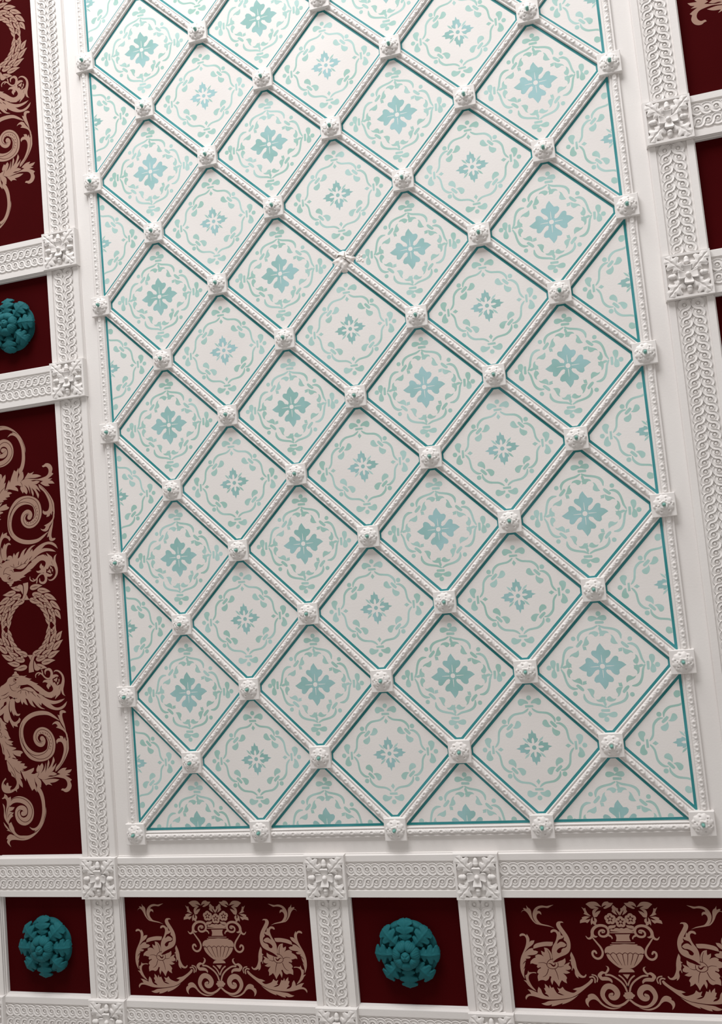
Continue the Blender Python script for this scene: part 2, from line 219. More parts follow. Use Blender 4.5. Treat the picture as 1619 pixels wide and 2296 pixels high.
MOTA = [["ax",[561,30,578,34,596,27,591,-74,574,-82,557,-74]],
["dot",[693,-21],[33]],
["axm",[616,-5,614,21,599,66,599,95,616,118,641,120,664,105,670,66,661,33,641,5]],
["axm",[427,131,450,115,463,80,465,45,449,12,438,2,410,15,395,40,397,55,418,73,431,96]],
["ax",[395,-6,421,-15,451,-12,501,-1,529,-22,478,-40,453,-46,429,-35,400,-33,397,-18]],
["st",[353,275,402,271,448,241,477,191,495,126,508,67,535,12],[16,35,35,31,29,29,19]],
["di",[267,303,283,313,301,303,364,242,363,228,344,217,328,225,270,283]],
["ddot",[386,336],[30]],
["dim",[284,230,316,209,354,194,392,174,411,146,375,158,339,141,309,138,287,164,281,199]],
["di",[223,217,254,225,279,228,273,194,269,183,224,178,229,197]],
["petal",[38,-3,41,29,60,39,89,49,130,92,162,122,195,123,213,104,208,58,254,44,305,1,257,-26,209,-57,209,-103,184,-124,152,-117,116,-86,97,-56,69,-48,51,-35]]]
MOTB = [["ax",[532,62,565,64,564,12,562,-44,534,-49,533,4]],
["dot",[661,5],[32]],
["axm",[583,20,582,72,561,112,566,138,591,153,623,152,652,125,648,87,625,42,599,19]],
["ax",[410,11,448,35,487,9,446,-21]],
["st",[326,309,370,302,413,271,445,223,457,161,468,95,492,52,514,28],[14,31,34,30,27,27,27,16]],
["di",[241,329,259,344,275,335,334,271,317,248,301,253,245,317]],
["ddot",[358,364],[32]],
["dim",[269,259,292,232,319,219,359,199,361,175,339,148,305,140,275,165,259,213]],
["leaf",[59,37,92,79,125,82,118,63,189,60,185,27,239,9,190,-10,183,-38,125,-45,117,-62,83,-48,54,-7,106,-7,134,8,109,24,62,23]],
["leaflet",[60,71,91,116,136,143,118,106,85,81]]]

# ------------------------------------------------------------------ mesh helpers
def mesh(name, verts, faces, m, smooth=False):
    me = bpy.data.meshes.new(name)
    me.from_pydata([(x * S, y * S, h * S) for x, y, h in verts], [], faces)
    me.materials.append(m)
    if smooth:
        me.polygons.foreach_set('use_smooth', [True] * len(me.polygons))
    me.update()
    return me
def link(name, me, parent=None, loc=(0, 0, 0), rz=0.0):
    """a mesh object; under a parent loc is (x, y, h) in units in the parent's frame"""
    o = bpy.data.objects.new(name, me); COL.objects.link(o)
    if parent is not None:
        o.parent = parent
        o.location = (loc[0] * S, loc[1] * S, loc[2] * S); o.rotation_euler = (0, 0, rz)
    return o
def place(o, u, v, h=0.0, rz=0.0):
    o.location = W(u, v, h); o.rotation_euler = (pi, 0, -rz)
def thing(name, label, cat, u, v, h=0.0, group=None, rz=0.0, me=None):
    o = bpy.data.objects.new(name, me); COL.objects.link(o); place(o, u, v, h, rz)
    o['label'] = label; o['category'] = cat
    if group: o['group'] = group
    return o
def struct(name, me, u, v, h=0.0, rz=0.0):
    o = bpy.data.objects.new(name, me); COL.objects.link(o); place(o, u, v, h, rz)
    o['kind'] = 'structure'
    return o
class MB:
    def __init__(s): s.v = []; s.f = []
    def add(s, v, f):
        n = len(s.v); s.v += list(v); s.f += [tuple(i + n for i in q) for q in f]
    def box(s, x0, x1, y0, y1, h0, h1, b=0.0):
        v = [(x0, y0, h0), (x1, y0, h0), (x1, y1, h0), (x0, y1, h0)]
        if b:
            v += [(x0, y0, h1 - b), (x1, y0, h1 - b), (x1, y1, h1 - b), (x0, y1, h1 - b),
                  (x0 + b, y0 + b, h1), (x1 - b, y0 + b, h1), (x1 - b, y1 - b, h1), (x0 + b, y1 - b, h1)]
            f = [(3, 2, 1, 0)] + [(i, (i + 1) % 4, 4 + (i + 1) % 4, 4 + i) for i in range(4)] + \
                [(4 + i, 4 + (i + 1) % 4, 8 + (i + 1) % 4, 8 + i) for i in range(4)] + [(8, 9, 10, 11)]
        else:
            v += [(x0, y0, h1), (x1, y0, h1), (x1, y1, h1), (x0, y1, h1)]
            f = [(3, 2, 1, 0), (4, 5, 6, 7)] + [(i, (i + 1) % 4, 4 + (i + 1) % 4, 4 + i) for i in range(4)]
        s.add(v, f)
    def mesh(s, name, m, smooth=False): return mesh(name, s.v, s.f, m, smooth)
def grid(fn, ns, nt, skirt=None):
    """surface patch from fn(s 0..1, t -1..1); skirt = depth of the side walls"""
    v = []; f = []
    for i in range(ns + 1):
        for j in range(nt + 1):
            v.append(fn(i / ns, -1 + 2 * j / nt))
    n = nt + 1
    for i in range(ns):
        for j in range(nt):
            f.append((i * n + j, (i + 1) * n + j, (i + 1) * n + j + 1, i * n + j + 1))
    if skirt is not None:
        rim = [i * n for i in range(ns + 1)] + [ns * n + j for j in range(1, n)] + \
              [i * n + nt for i in range(ns - 1, -1, -1)] + [j for j in range(nt - 1, 0, -1)]
        b = len(v)
        v += [(v[k][0], v[k][1], v[k][2] - skirt) for k in rim]
        m = len(rim)
        for k in range(m):
            f.append((rim[(k + 1) % m], rim[k], b + k, b + (k + 1) % m))
    return v, f
def polar(fn, nr, na, cap=True):
    """surface of revolution-like patch fn(r 0..1, angle) -> (x, y, h)"""
    v = [fn(0.0, 0.0)]; f = []
    for i in range(1, nr + 1):
        for a in range(na): v.append(fn(i / nr, 2 * pi * a / na))
    for a in range(na): f.append((0, 1 + a, 1 + (a + 1) % na))
    for i in range(nr - 1):
        for a in range(na):
            p = 1 + i * na; q = p + na; b = (a + 1) % na
            f.append((p + a, q + a, q + b, p + b))
    return v, f

# ------------------------------------------------------------------ flat stencil painting
def spline(P, closed=True, k=4, corner=0.75):
    n = len(P); out = []
    def tan(i):
        if closed: a, b, c = P[i - 1], P[i], P[(i + 1) % n]
        else:
            if i == 0 or i == n - 1:
                a, c = P[max(0, i - 1)], P[min(n - 1, i + 1)]
                return ((c[0] - a[0]) * 0.5, (c[1] - a[1]) * 0.5)
            a, b, c = P[i - 1], P[i], P[i + 1]
        d1 = (b[0] - a[0], b[1] - a[1]); d2 = (c[0] - b[0], c[1] - b[1])
        l1 = hypot(*d1) or 1e-9; l2 = hypot(*d2) or 1e-9
        if closed and (d1[0] * d2[0] + d1[1] * d2[1]) / (l1 * l2) < 1 - corner: return None
        t = (d1[0] / l1 + d2[0] / l2, d1[1] / l1 + d2[1] / l2); lt = hypot(*t) or 1e-9
        return (t[0] / lt, t[1] / lt)
    T = [tan(i) for i in range(n)]
    for i in range(n if closed else n - 1):
        p, q = P[i], P[(i + 1) % n]; L = hypot(q[0] - p[0], q[1] - p[1])
        a, b = T[i], T[(i + 1) % n]
        if not closed:
            la = hypot(*a) or 1e-9; a = (a[0] / la, a[1] / la); lb = hypot(*b) or 1e-9; b = (b[0] / lb, b[1] / lb)
        ch = ((q[0] - p[0]), (q[1] - p[1]))
        a = (a[0] * L, a[1] * L) if a else ch; b = (b[0] * L, b[1] * L) if b else ch
        for j in range(k):
            t = j / k; t2 = t * t; t3 = t2 * t
            h1, h2, h3, h4 = 2 * t3 - 3 * t2 + 1, t3 - 2 * t2 + t, -2 * t3 + 3 * t2, t3 - t2
            out.append((h1 * p[0] + h2 * a[0] + h3 * q[0] + h4 * b[0], h1 * p[1] + h2 * a[1] + h3 * q[1] + h4 * b[1]))
    if not closed: out.append(P[-1])
    return out
def fill(P, h):
    v = [Vector(p) for p in P]
    n = len(v)
    vo, eo, fo, *_ = delaunay_2d_cdt(v, [], [list(range(n))], 1, 1e-6)
    return [(p.x, p.y, h) for p in vo], [tuple(f) for f in fo]
RAMP = 1.2e-5
def ribbon(P, Wd, h, k=4):
    C = spline(P, False, k); n = len(C); m = len(P)
    v = []; f = []
    for i, c in enumerate(C):
        a, b = C[max(0, i - 1)], C[min(n - 1, i + 1)]
        d = (b[0] - a[0], b[1] - a[1]); l = hypot(*d) or 1e-9
        x = i / k; j = min(int(x), m - 2); w = (Wd[j] + (Wd[j + 1] - Wd[j]) * (x - j)) / 2
        nx, ny = -d[1] / l * w, d[0] / l * w
        hr = h + RAMP * i / n
        v += [(c[0] + nx, c[1] + ny, hr), (c[0] - nx, c[1] - ny, hr)]
        if i: f.append((2 * i - 2, 2 * i - 1, 2 * i + 1, 2 * i))
    for e, (c, sgn) in ((0, (C[0], -1)), (2 * n - 2, (C[-1], 1))):   # rounded ends
        w = (Wd[0] if sgn < 0 else Wd[-1]) / 2
        b = len(v); v += [(c[0] + w * cos(2 * pi * q / 8), c[1] + w * sin(2 * pi * q / 8), h - 4e-6 if sgn < 0 else h + RAMP + 4e-6) for q in range(8)]
        f.append(tuple(range(b, b + 8)))
    return v, f
def disc(x, y, r, h, n=14):
    return [(x + r * cos(2 * pi * i / n), y + r * sin(2 * pi * i / n), h) for i in range(n)], [tuple(range(n))]
def pts(a): return [(a[i] / 1000, a[i + 1] / 1000) for i in range(0, len(a), 2)]
def up(f, v):
    """all stencil faces look into the room"""
    o = []
    for q in f:
        ar = sum(v[q[i]][0] * v[q[(i + 1) % len(q)]][1] - v[q[(i + 1) % len(q)]][0] * v[q[i]][1] for i in range(len(q)))
        o.append(q if ar > 0 else tuple(reversed(q)))
    return o
class Paint:
    """stencilled shapes in paint colour (slot 0) with cuts in the ground colour (slot 1)"""
    def __init__(s, h0, step=3e-5): s.v = []; s.f = []; s.m = []; s.h = h0; s.st = step
    def put(s, v, f, slot=0):
        n = len(s.v); f = up(f, v); s.v += v; s.f += [tuple(i + n for i in q) for q in f]; s.m += [slot] * len(f)
    def shape(s, rec, T=lambda p: p):
        k = rec[0]; P = [T(p) for p in pts(rec[1])]; s.h += s.st
        if k in 'fg': v, f = fill(spline(P, True, 4, 0.6), s.h)
        else: v, f = ribbon(P, [w / 1000 for w in rec[2]], s.h)
        s.put(v, f, 1 if k in 'dg' else 0)
    def mesh(s, name, mats):
        me = mesh(name, s.v, s.f, mats[0])
        for m in mats[1:]: me.materials.append(m)
        me.polygons.foreach_set('material_index', s.m); me.update()
        return me

# ================================================================== CEILING (the setting)
V1 = 16.0                                   # the field goes on a little beyond the picture
cb = MB()
cb.box(-8.2, 8.2, (-5.0 - 8) * ASP, (21.0 - 8) * ASP, -0.30, RED - 0.02)
cb.box(-4.36, 4.36, (-0.33 - 8) * ASP, (16.4 - 8) * ASP, RED - 0.02, 0.0)
ceiling = struct('ceiling', cb.mesh('ceiling', GROUND), 4, 8)
def cl(u, v, h=0.0): return (u - 4, (v - 8) * ASP, h)

# ---- lattice panels
RH = 0.068; LW = 0.035; PH = 0.155           # rib half width, painted line, boss half width
D0 = 1 - RH * 1.414
def clip(poly, n, d):
    out = []
    for i in range(len(poly)):
        p, q = poly[i], poly[(i + 1) % len(poly)]
        a, b = p[0] * n[0] + p[1] * n[1] - d, q[0] * n[0] + q[1] * n[1] - d
        if a <= 0: out.append(p)
        if a * b < 0: t = a / (a - b); out.append((p[0] + (q[0] - p[0]) * t, p[1] + (q[1] - p[1]) * t))
    return out
EI = 0.035
def panel_polys(cut):
    planes = []
    r = sqrt(0.5)
    for sx in (1, -1):
        for sy in (1, -1): planes.append(((sx * r, sy * r), D0 * r, LW))
    for n in ((1, 0), (-1, 0), (0, 1), (0, -1)): planes.append((n, 1 - PH + 0.004, 0.026))
    if cut:
        planes.append(((-cut[0], -cut[1]), -EI, LW))
        for (cx, cy) in ((cut[1], cut[0]), (-cut[1], -cut[0])):   # keep clear of the bosses on the border
            pass
    def poly(off):
        p = [(-2, -2), (2, -2), (2, 2), (-2, 2)]
        for n, d, o in planes: p = clip(p, n, d - (o if off else 0))
        return [(x, y * ASP) for x, y in p]
    return poly(False), poly(True)
HP = 0.004
def tf(k, mir, diag):
    """quarter turns, optional mirror in the u axis or in the diagonal"""
    c, s_ = (1, 0, -1, 0)[k], (0, 1, 0, -1)[k]
    def T(p):
        x, y = p
        if mir: y = -y
        if diag: x, y = y, x
        return (c * x - s_ * y, s_ * x + c * y)
    return T
def motif(recs, kind):
    P = Paint(HP + 0.0003)
    def one(rec, T, slot=0):
        P.h += 3e-6
        p = pts(rec[1])
        if rec[0] in ('dot', 'ddot'):
            x, y = T(p[0]); v, f = disc(x, y, rec[2][0] / 1000, P.h)
        elif rec[0] == 'st': v, f = ribbon([T(q) for q in p], [w / 1000 for w in rec[2]], P.h)
        else: v, f = fill(spline([T(q) for q in p], True, 4, 0.35), P.h)
        P.put(v, f, slot)
    for rec in recs:
        k = rec[0]
        for q in range(4):
            if k in ('ax', 'dot', 'leaf', 'leaflet', 'petal', 'di', 'ddot'):
                one(rec, tf(q, False, False), 1 if k in ('petal', 'leaf') else 0)
            elif k == 'axm':
                for mi in (False, True): one(rec, tf(q, mi, False))
            else:
                for di in (False, True): one(rec, tf(q, False, di))
    if kind == 'A':
        P.h += 1.4e-5; P.put(*disc(0, 0, 0.07, P.h), 1)
        P.h += 1.4e-5; P.put(*disc(0, 0, 0.033, P.h), 2)
        for q in range(4):
            P.h += 1.4e-5; P.put(*ribbon([(r_ * cos(pi / 4 + q * pi / 2), r_ * sin(pi / 4 + q * pi / 2)) for r_ in (0.098, 0.13, 0.18)], [0.024, 0.026, 0.036], P.h, 2), 2)
            a, b = tf(q, False, False)((0.05, 0)), tf(q, False, False)((0.15, 0))
            P.h += 1.4e-5; P.put(*ribbon([a, ((a[0] + b[0]) / 2, (a[1] + b[1]) / 2), b], [0.009, 0.008, 0.004], P.h, 2), 2)
    else: P.h += 1.4e-5; P.put(*disc(0, 0, 0.029, P.h), 1)
    return P
STEN = {}; PANEL = {}
for kind, recs in (('A', MOTA), ('B', MOTB)):
    for cut in (None, (1, 0), (-1, 0), (0, 1)):
        P = motif(recs, kind)
        me = P.mesh('stencil', (WASH, WASHD, GROUND))
        if cut:
            bm = bmesh.new(); bm.from_mesh(me)
            g = bm.verts[:] + bm.edges[:] + bm.faces[:]
            bmesh.ops.bisect_plane(bm, geom=g, plane_co=Vector((cut[0], cut[1], 0)) * (EI + LW + 0.004) * S,
                                   plane_no=Vector((cut[0], cut[1], 0)), clear_inner=True)
            bm.to_mesh(me); bm.free()
        STEN[kind, cut] = me
for cut in (None, (1, 0), (-1, 0), (0, 1)):
    o, i = panel_polys(cut)
    n = len(o)
    PANEL[cut] = mesh('panel', [(x, y, HP) for x, y in o] + [(x, y, -0.002) for x, y in o],
                      [tuple(range(n))] + [((k + 1) % n, k, n + k, n + (k + 1) % n) for k in range(n)], GROUND)
    r = Paint(HP + 0.0002)
    P2 = [Vector(q) for q in o + i]; m2 = len(i)
    vo, eo, fo, *_ = delaunay_2d_cdt(P2, [], [list(range(n)), [n + k for k in range(m2)]], 1, 1e-6)
    inside = lambda c: all((b[0] - a[0]) * (c.y - a[1]) - (b[1] - a[1]) * (c.x - a[0]) > 0 for a, b in zip(i, i[1:] + i[:1]))
    fo = [q for q in fo if not inside(sum((vo[z] for z in q), Vector((0, 0))) / len(q))]
    r.put([(q.x, q.y, r.h) for q in vo], [tuple(q) for q in fo])
    STEN['line', cut] = r.mesh('painted_line', (TEAL,))
for v in range(0, 16):
    for u in range(0, 9):
        if (u + v) % 2 == 0: continue
        cut = (1, 0) if u == 0 else (-1, 0) if u == 8 else (0, 1) if v == 0 else None
        p = link('panel', PANEL[cut], ceiling, cl(u, v))
        link('painted_line', STEN['line', cut], p)
        link('stencil', STEN['A' if u % 2 else 'B', cut], p)

# ---- ribs of the lattice: rounded moulding with a run of eyes and twisted leaf
def rib_mesh(length, edge=False):
    per = 0.145; n = max(1, round(length / per)); per = length / n
    fil = [(-0.068, 0.0), (-0.066, 0.03), (-0.050, 0.034), (-0.045, 0.025), (-0.037, 0.024)]
    bead = [-1, -0.82, -0.55, -0.28, 0, 0.28, 0.55, 0.82, 1]
    st = 16
    v = []; rows = n * st + 1
    for i in range(rows):
        s_ = -length / 2 + length * i / (rows - 1); sp = ((i % st) / st) - 0.5
        row = [(s_, t, h) for t, h in fil]
        for t in bead:
            h = 0.024 + 0.027 * sqrt(max(0, 1 - 0.92 * t * t))
            e = sqrt((sp / 0.23) ** 2 + (t / 0.66) ** 2)
            h += 0.0085 * exp(-((e - 0.95) / 0.28) ** 2) - 0.008 * exp(-(((sp + 0.06) / 0.12) ** 2 + (t / 0.4) ** 2))
            if e > 1.2: h += 0.0032 * sin(2 * pi * (sp * 4.0 + t * 0.8)) - 0.003
            row.append((s_, t * 0.034, h))
        row += [(s_, -t, h) for t, h in reversed(fil)]
        v += row
    w = len(fil) * 2 + len(bead); f = []
    for i in range(rows - 1):
        for j in range(w - 1): f.append((i * w + j, (i + 1) * w + j, (i + 1) * w + j + 1, i * w + j + 1))
    return mesh('rib', v, f, PLASTER, True)
DL = sqrt(1 + ASP * ASP)
RIB = rib_mesh(DL - 0.22)
RIBV = rib_mesh(2 * ASP - 0.26); RIBH = rib_mesh(2 - 0.26)
lat = struct('trim_1', None, 4, 8)
ang = atan2(ASP, 1)
for v in range(0, 16):
    for u in range(0, 8):
        a = ang if (u + v) % 2 == 0 else -ang
        link('rib', RIB, lat, cl(u + 0.5, v + 0.5, 0.001), a)
EM = 0.045                                   # the border moulding sits just outside the node line
for v in range(0, 16, 2):
    for u in (-EM, 8 + EM): link('border_rib', RIBV, lat, cl(u, v + 1, 0.001), pi / 2)
for u in range(0, 8, 2): link('border_rib', RIBH, lat, cl(u + 1, -EM, 0.001), 0)

# ---- bosses on the crossings
def boss_parts():
    pl = MB(); pl.box(-PH, PH, -PH, PH, 0.0, 0.08, 0.008)
    plate = pl.mesh('plate', PLASTER)
    R = 0.132
    def ros(r, a):
        rr = R * r * (1 + (0.045 * cos(12 * a) if r > 0.8 else 0))
        h = 0.08 + 0.040 * sin(pi * min(1, r * 1.02)) ** 0.6 if 0 < r < 0.99 else 0.08
        if r == 0: h = 0.11
        if 0.3 < r < 0.98:
            h += 0.006 * cos(12 * a) * sin(pi * (r - 0.3) / 0.68)
            h -= 0.010 * exp(-((((a * 6 / pi) % 2) - 1) / 0.22) ** 2) * sin(pi * (r - 0.3) / 0.68)
            for q in range(6):
                b = q * pi / 3; dx = rr * cos(a) - 0.094 * cos(b); dy = rr * sin(a) - 0.094 * sin(b)
                h -= 0.034 * exp(-(dx * dx + dy * dy) / 0.00013)
        return (rr * cos(a), rr * sin(a), h)
    rosette = mesh('rosette', *polar(ros, 14, 72), PLASTER, True)
    def cup(r, a):
        q = 0.058 * (1 + (0.10 * cos(5 * a) if r > 0.5 else 0))
        prof = [(0, .126), (.35, .124), (.55, .131), (.75, .137), (.95, .130), (1.12, .09)]
        i = min(5, int(r * 5 + 1e-6))
        return (q * prof[i][0] * cos(a), q * prof[i][0] * sin(a), prof[i][1])
    cupm = mesh('cup', *polar(cup, 5, 40), PLASTER, True)
    def pin(r, a):
        prof = [(0, .182), (.010, .180), (.018, .173), (.021, .162), (.018, .152), (.021, .145), (.023, .115)]
        i = min(6, int(r * 6 + 1e-6)); return (prof[i][0] * cos(a), prof[i][0] * sin(a), prof[i][1])
    pinm = mesh('pin', *polar(pin, 6, 16), PINM, True)
    return plate, rosette, cupm, pinm
PLATE, ROSE, CUP, PIN = boss_parts()
ORD = ['zeroth', 'first', 'second', 'third', 'fourth', 'fifth', 'sixth', 'seventh', 'eighth', 'ninth', 'tenth', 'eleventh', 'twelfth', 'thirteenth']
rnd = random.Random(4)
def boss(u, v, label):
    o = thing('lattice_boss', label, 'rosette', u, v, 0.0, 'bosses on the lattice crossings')
    link('plate', PLATE, o)
    a = rnd.uniform(-0.3, 0.3)
    link('rosette', ROSE, o, (0, 0, 0), a); link('cup', CUP, o, (0, 0, 0), a * 2); link('pin', PIN, o)
for v in range(0, 13):
    us = [u for u in range(0, 9) if (u + v) % 2 == 0]
    if v == 12: us = [0, 2, 4]
    for k, u in enumerate(us):
        if (u, v) == (4, 8): continue
        row = 'bottom boss row' if v == 0 else 'top boss row' if v == 12 else '%s boss row from the bottom' % ORD[v + 1]
        pos = 'leftmost' if k == 0 else 'rightmost' if k == len(us) - 1 and v < 12 else '%s from left' % ORD[k + 1]
        boss(u, v, 'white rosette boss, %s in the %s' % (pos, row))

# ---- the crossing that lost its boss
def rough(r, a):
    q = 0.155 * r * (1 + 0.09 * sin(4 * a + 1.2) + 0.07 * sin(7 * a) + 0.06 * sin(13 * a))
    h = 0.060 * (1 - r ** 3) + 0.007 * sin(60 * q * cos(a)) * sin(75 * q * sin(a) + 1) * (1 - r * r) + 0.004
    return (q * cos(a), q * sin(a), max(0.002, h))
bro = thing('broken_boss', 'broken plaster stub with bare wire ends on the crossing that lost its boss', 'rosette', 4, 8, 0.0,
            me=mesh('broken_boss', *polar(rough, 14, 48), BROKE, True))
def tube(P, r, n=6):
    v = []; f = []
    for i, p in enumerate(P):
        p = Vector(p); d = (Vector(P[min(i + 1, len(P) - 1)]) - Vector(P[max(0, i - 1)])).normalized()
        a = d.orthogonal().normalized(); b = d.cross(a)
        rr = r * (1 - 0.5 * i / (len(P) - 1))
        v += [tuple(p + a * rr * cos(2 * pi * k / n) + b * rr * sin(2 * pi * k / n)) for k in range(n)]
        if i: f += [((i - 1) * n + k, (i - 1) * n + (k + 1) % n, i * n + (k + 1) % n, i * n + k) for k in range(n)]
    f.append(tuple(range(n - 1, -1, -1))); f.append(tuple(range((len(P) - 1) * n, len(P) * n)))
    return v, f
for P, r in (([(0.0, 0.03, 0.05), (0.03, 0.01, 0.075), (0.07, -0.03, 0.07), (0.10, -0.06, 0.045)], 0.010),
             ([(-0.07, 0.09, 0.05), (-0.02, 0.07, 0.075), (0.04, 0.03, 0.085), (0.11, 0.0, 0.07)], 0.008),
             ([(0.03, 0.12, 0.045), (0.03, 0.06, 0.07), (0.06, 0.0, 0.08)], 0.006)):
    link('wire', mesh('wire', *tube(P, r), WIREM, True), bro)
for k in range(9):
    x, y = 0.20 + 0.09 * rnd.random(), 0.0 + 0.16 * rnd.random() - 0.06
    v, f = polar(lambda r, a: (0.02 * r * cos(a) * (1 + .3 * sin(3 * a + k)) + x, 0.02 * r * sin(a) + y, HP + 0.008 * (1 - r * r) + 0.001), 3, 8)
    link('plaster_crumb', mesh('plaster_crumb', v, f, BROKE), bro)

# ---- guilloche bands
BH = 0.285                                   # half width of a band
def strand():
    """one S strand: over pearl 0, down between the pearls, under pearl 1 (frame: s along, t across)"""
    pr, R = 0.116, 0.058
    C = []
    for k in range(8): a = pi * (0.97 - 0.97 * k / 8); C.append((R * cos(a), R * sin(a)))
    for k in range(9): a = pi * (1 + 0.97 * k / 8); C.append((pr + R * cos(a), R * sin(a)))
    prof = [(-1, -0.012), (-0.97, 0.002), (-0.78, 0.006), (-0.56, -0.004), (0.56, -0.004), (0.78, 0.006), (0.97, 0.002), (1, -0.012)]
    v = []; f = []; n = len(C); w = len(prof)
    for i, c in enumerate(C):
        a, b = C[max(0, i - 1)], C[min(n - 1, i + 1)]
        d = Vector((b[0] - a[0], b[1] - a[1])).normalized(); nx, ny = -d.y, d.x
        m = abs(i - (n - 1) / 2) / ((n - 1) / 2); hh = 0.045 - 0.010 * m ** 2.5 - 0.022 * max(0, (m - 0.84) / 0.16) ** 1.5
        for t, h in prof: v.append((c[0] + nx * t * 0.0268, c[1] + ny * t * 0.0268, hh + h))
        if i: f += [((i - 1) * w + j, i * w + j, i * w + j + 1, (i - 1) * w + j + 1) for j in range(w - 1)]
    return v, f
STRAND = strand()
PEARL = mesh('pearl', *polar(lambda r, a: (0.026 * sin(r * pi / 2) * cos(a), 0.026 * sin(r * pi / 2) * sin(a), 0.016 + 0.028 * cos(r * pi / 2)), 4, 12), PLASTER, True)
tn = [1]
def band(u0, v0, u1, v1, left, right):
    """a band from (u0,v0) to (u1,v1), strands pointing along; left/right = 'f' towards the white field or 'r' towards red"""
    tn[0] += 1
    du, dv = u1 - u0, (v1 - v0) * ASP; L = hypot(du, dv); rz = atan2(dv, du)
    FP = [(0.304, 0.0), (0.302, 0.015), (0.297, 0.019), (0.290, 0.015), (0.287, 0.032), (0.278, 0.05)]
    RP = [(0.312, RED - 0.02), (0.312, -0.012), (0.296, -0.008), (0.296, 0.018), (BH + 0.002, 0.024), (BH, 0.05)]
    IN = [(0.198, 0.05), (0.194, 0.027)]
    lp = (FP if left == 'f' else RP) + IN; rp = (FP if right == 'f' else RP) + IN
    prof = [(t, h) for t, h in lp] + [(-t, h) for t, h in reversed(rp)]
    w = len(prof)
    v = [(x, t, h) for x in (-L / 2, L / 2) for t, h in prof]
    f = [(j + 1, w + j + 1, w + j, j) for j in range(w - 1)] + [tuple(range(w)), tuple(range(2 * w - 1, w - 1, -1))]
    tr = struct('trim_%d' % tn[0], mesh('trim', v, f, PLASTER), (u0 + u1) / 2, (v0 + v1) / 2, 0, rz)
    n = max(1, int((L - 0.02) / 0.116)); p = (L - 0.03) / n; s0 = -(n - 1) * p / 2
    for side in (1, -1):
        b = MB(); k = p / 0.116
        for i in range(-1, n):
            vv = []
            for x, y, h in STRAND[0]:
                X = s0 + i * p + x * k
                vv.append((min(max(X, -L / 2), L / 2), side * (0.084 + y), h))
            fv = [q for q in STRAND[1] if len({round(vv[z][0], 5) for z in q}) > 1]
            b.add(vv, fv if side > 0 else [tuple(reversed(q)) for q in fv])
        link('braid', b.mesh('braid', PLASTER, True), tr)
        for i in range(n): link('pearl', PEARL, tr, (s0 + i * p, side * 0.084, 0))
    return tr
UL, UR_, B1, B2 = -0.65, 8.65, -0.62, -2.65
UO, UP = -2.74, 10.74
HB = 0.302
for u, inner in ((UL, 1), (UR_, -1)):
    segs = ((B1 + HB, 6.93 - HB), (6.93 + HB, 9.03 - HB), (9.03 + HB, V1))
    for a, b in segs:
        if inner > 0: band(u, b, u, a, 'f', 'r')          # runs downwards on the left
        else: band(u, a, u, b, 'f', 'r')                  # runs upwards on the right
for u in (UO, UL, 2.93, 5.07): band(u, B1 - HB, u, B2 + HB, 'r', 'r')
for a, b in ((UO, UL), (UL, 2.93), (2.93, 5.07), (5.07, UR_)):
    band(a + HB, B1, b - HB, B1, 'r' if b == UL else 'f', 'r')
    band(a + HB, B2, b - HB, B2, 'r', 'r')
for v in (6.93, 9.03):
    band(UL - HB, v, UO + HB, v, 'r', 'r'); band(UR_ + HB, v, UP - HB, v, 'r', 'r')

# ---- square blocks with oak leaves and acorns where the bands meet
OW = [(0, .03), (.06, .034), (.2, .090), (.28, .092), (.36, .054), (.39, .054), (.52, .112), (.61, .108), (.685, .058), (.72, .058), (.82, .092), (.88, .086), (.93, .052), (1, .010)]
def lerp(T, x):
    for (a, p), (b, q) in zip(T, T[1:]):
        if x <= b: return p + (q - p) * (0.5 - 0.5 * cos(pi * (x - a) / (b - a)))
    return T[-1][1]
def oak(s, t):
    L = 0.292; w = lerp(OW, s)
    x = 0.085 + L * s + 0.010 * abs(t) * (1 - s); y = w * t
    h = 0.088 + 0.034 * sin(pi * (0.12 + 0.75 * s)) - 0.016 * t * t - 0.016 * exp(-(t / 0.12) ** 2) + 0.014 * s * s + 0.004 * sin(20 * s - 7 * abs(t)) * abs(t)
    return (x, y, h)
OAK = mesh('oak_leaf', *grid(oak, 60, 24, 0.03), PLASTER, True)
def acorn(r, a):
    prof = [(0.140, 0), (0.143, .012), (0.152, .026), (0.166, .036), (0.180, .038), (0.184, .033), (0.205, .034), (0.228, .029), (0.244, .018), (0.252, .006), (0.256, 0)]
    i = min(10, int(r * 10 + 1e-6)); x, q = prof[i]
    return (x, q * cos(a), 0.104 + 0.95 * q * sin(a))
ACORN = mesh('acorn', *polar(acorn, 10, 14), PLASTER, True)
def petal(s, t):
    x = 0.026 + 0.100 * s; y = t * (0.026 + 0.036 * s ** 0.4) * (1 if s < 0.85 else 1 - (s - 0.85) * 1.1)
    h = 0.116 + 0.034 * s * s + 0.020 * t ** 4 * s + (-0.02 if s > 0.94 else 0)
    return (x, y, h)
PETAL = mesh('petal', *grid(petal, 12, 8, 0.025), PLASTER, True)
BUTTON = mesh('button', *polar(lambda r, a: (0.036 * r * cos(a), 0.036 * r * sin(a), 0.112 + 0.05 * sqrt(max(0, 1 - r * r)) + 0.004 * cos(8 * a) * r), 7, 24), PLASTER, True)
bp = MB()
Bx, By = 0.305, 0.305
bp.box(-Bx, Bx, -By, By, RED - 0.02, 0.078)
o0, o1 = 0.305, 0.262
ring_v = []
for q, h in ((o0, 0.07), (o0 - 0.006, 0.112), (o1 + 0.006, 0.112), (o1, 0.07)):
    ring_v += [(-q, -q, h), (q, -q, h), (q, q, h), (-q, q, h)]
bp.add(ring_v, [(4 * k + i, 4 * k + (i + 1) % 4, 4 * k + 4 + (i + 1) % 4, 4 * k + 4 + i) for k in range(3) for i in range(4)])
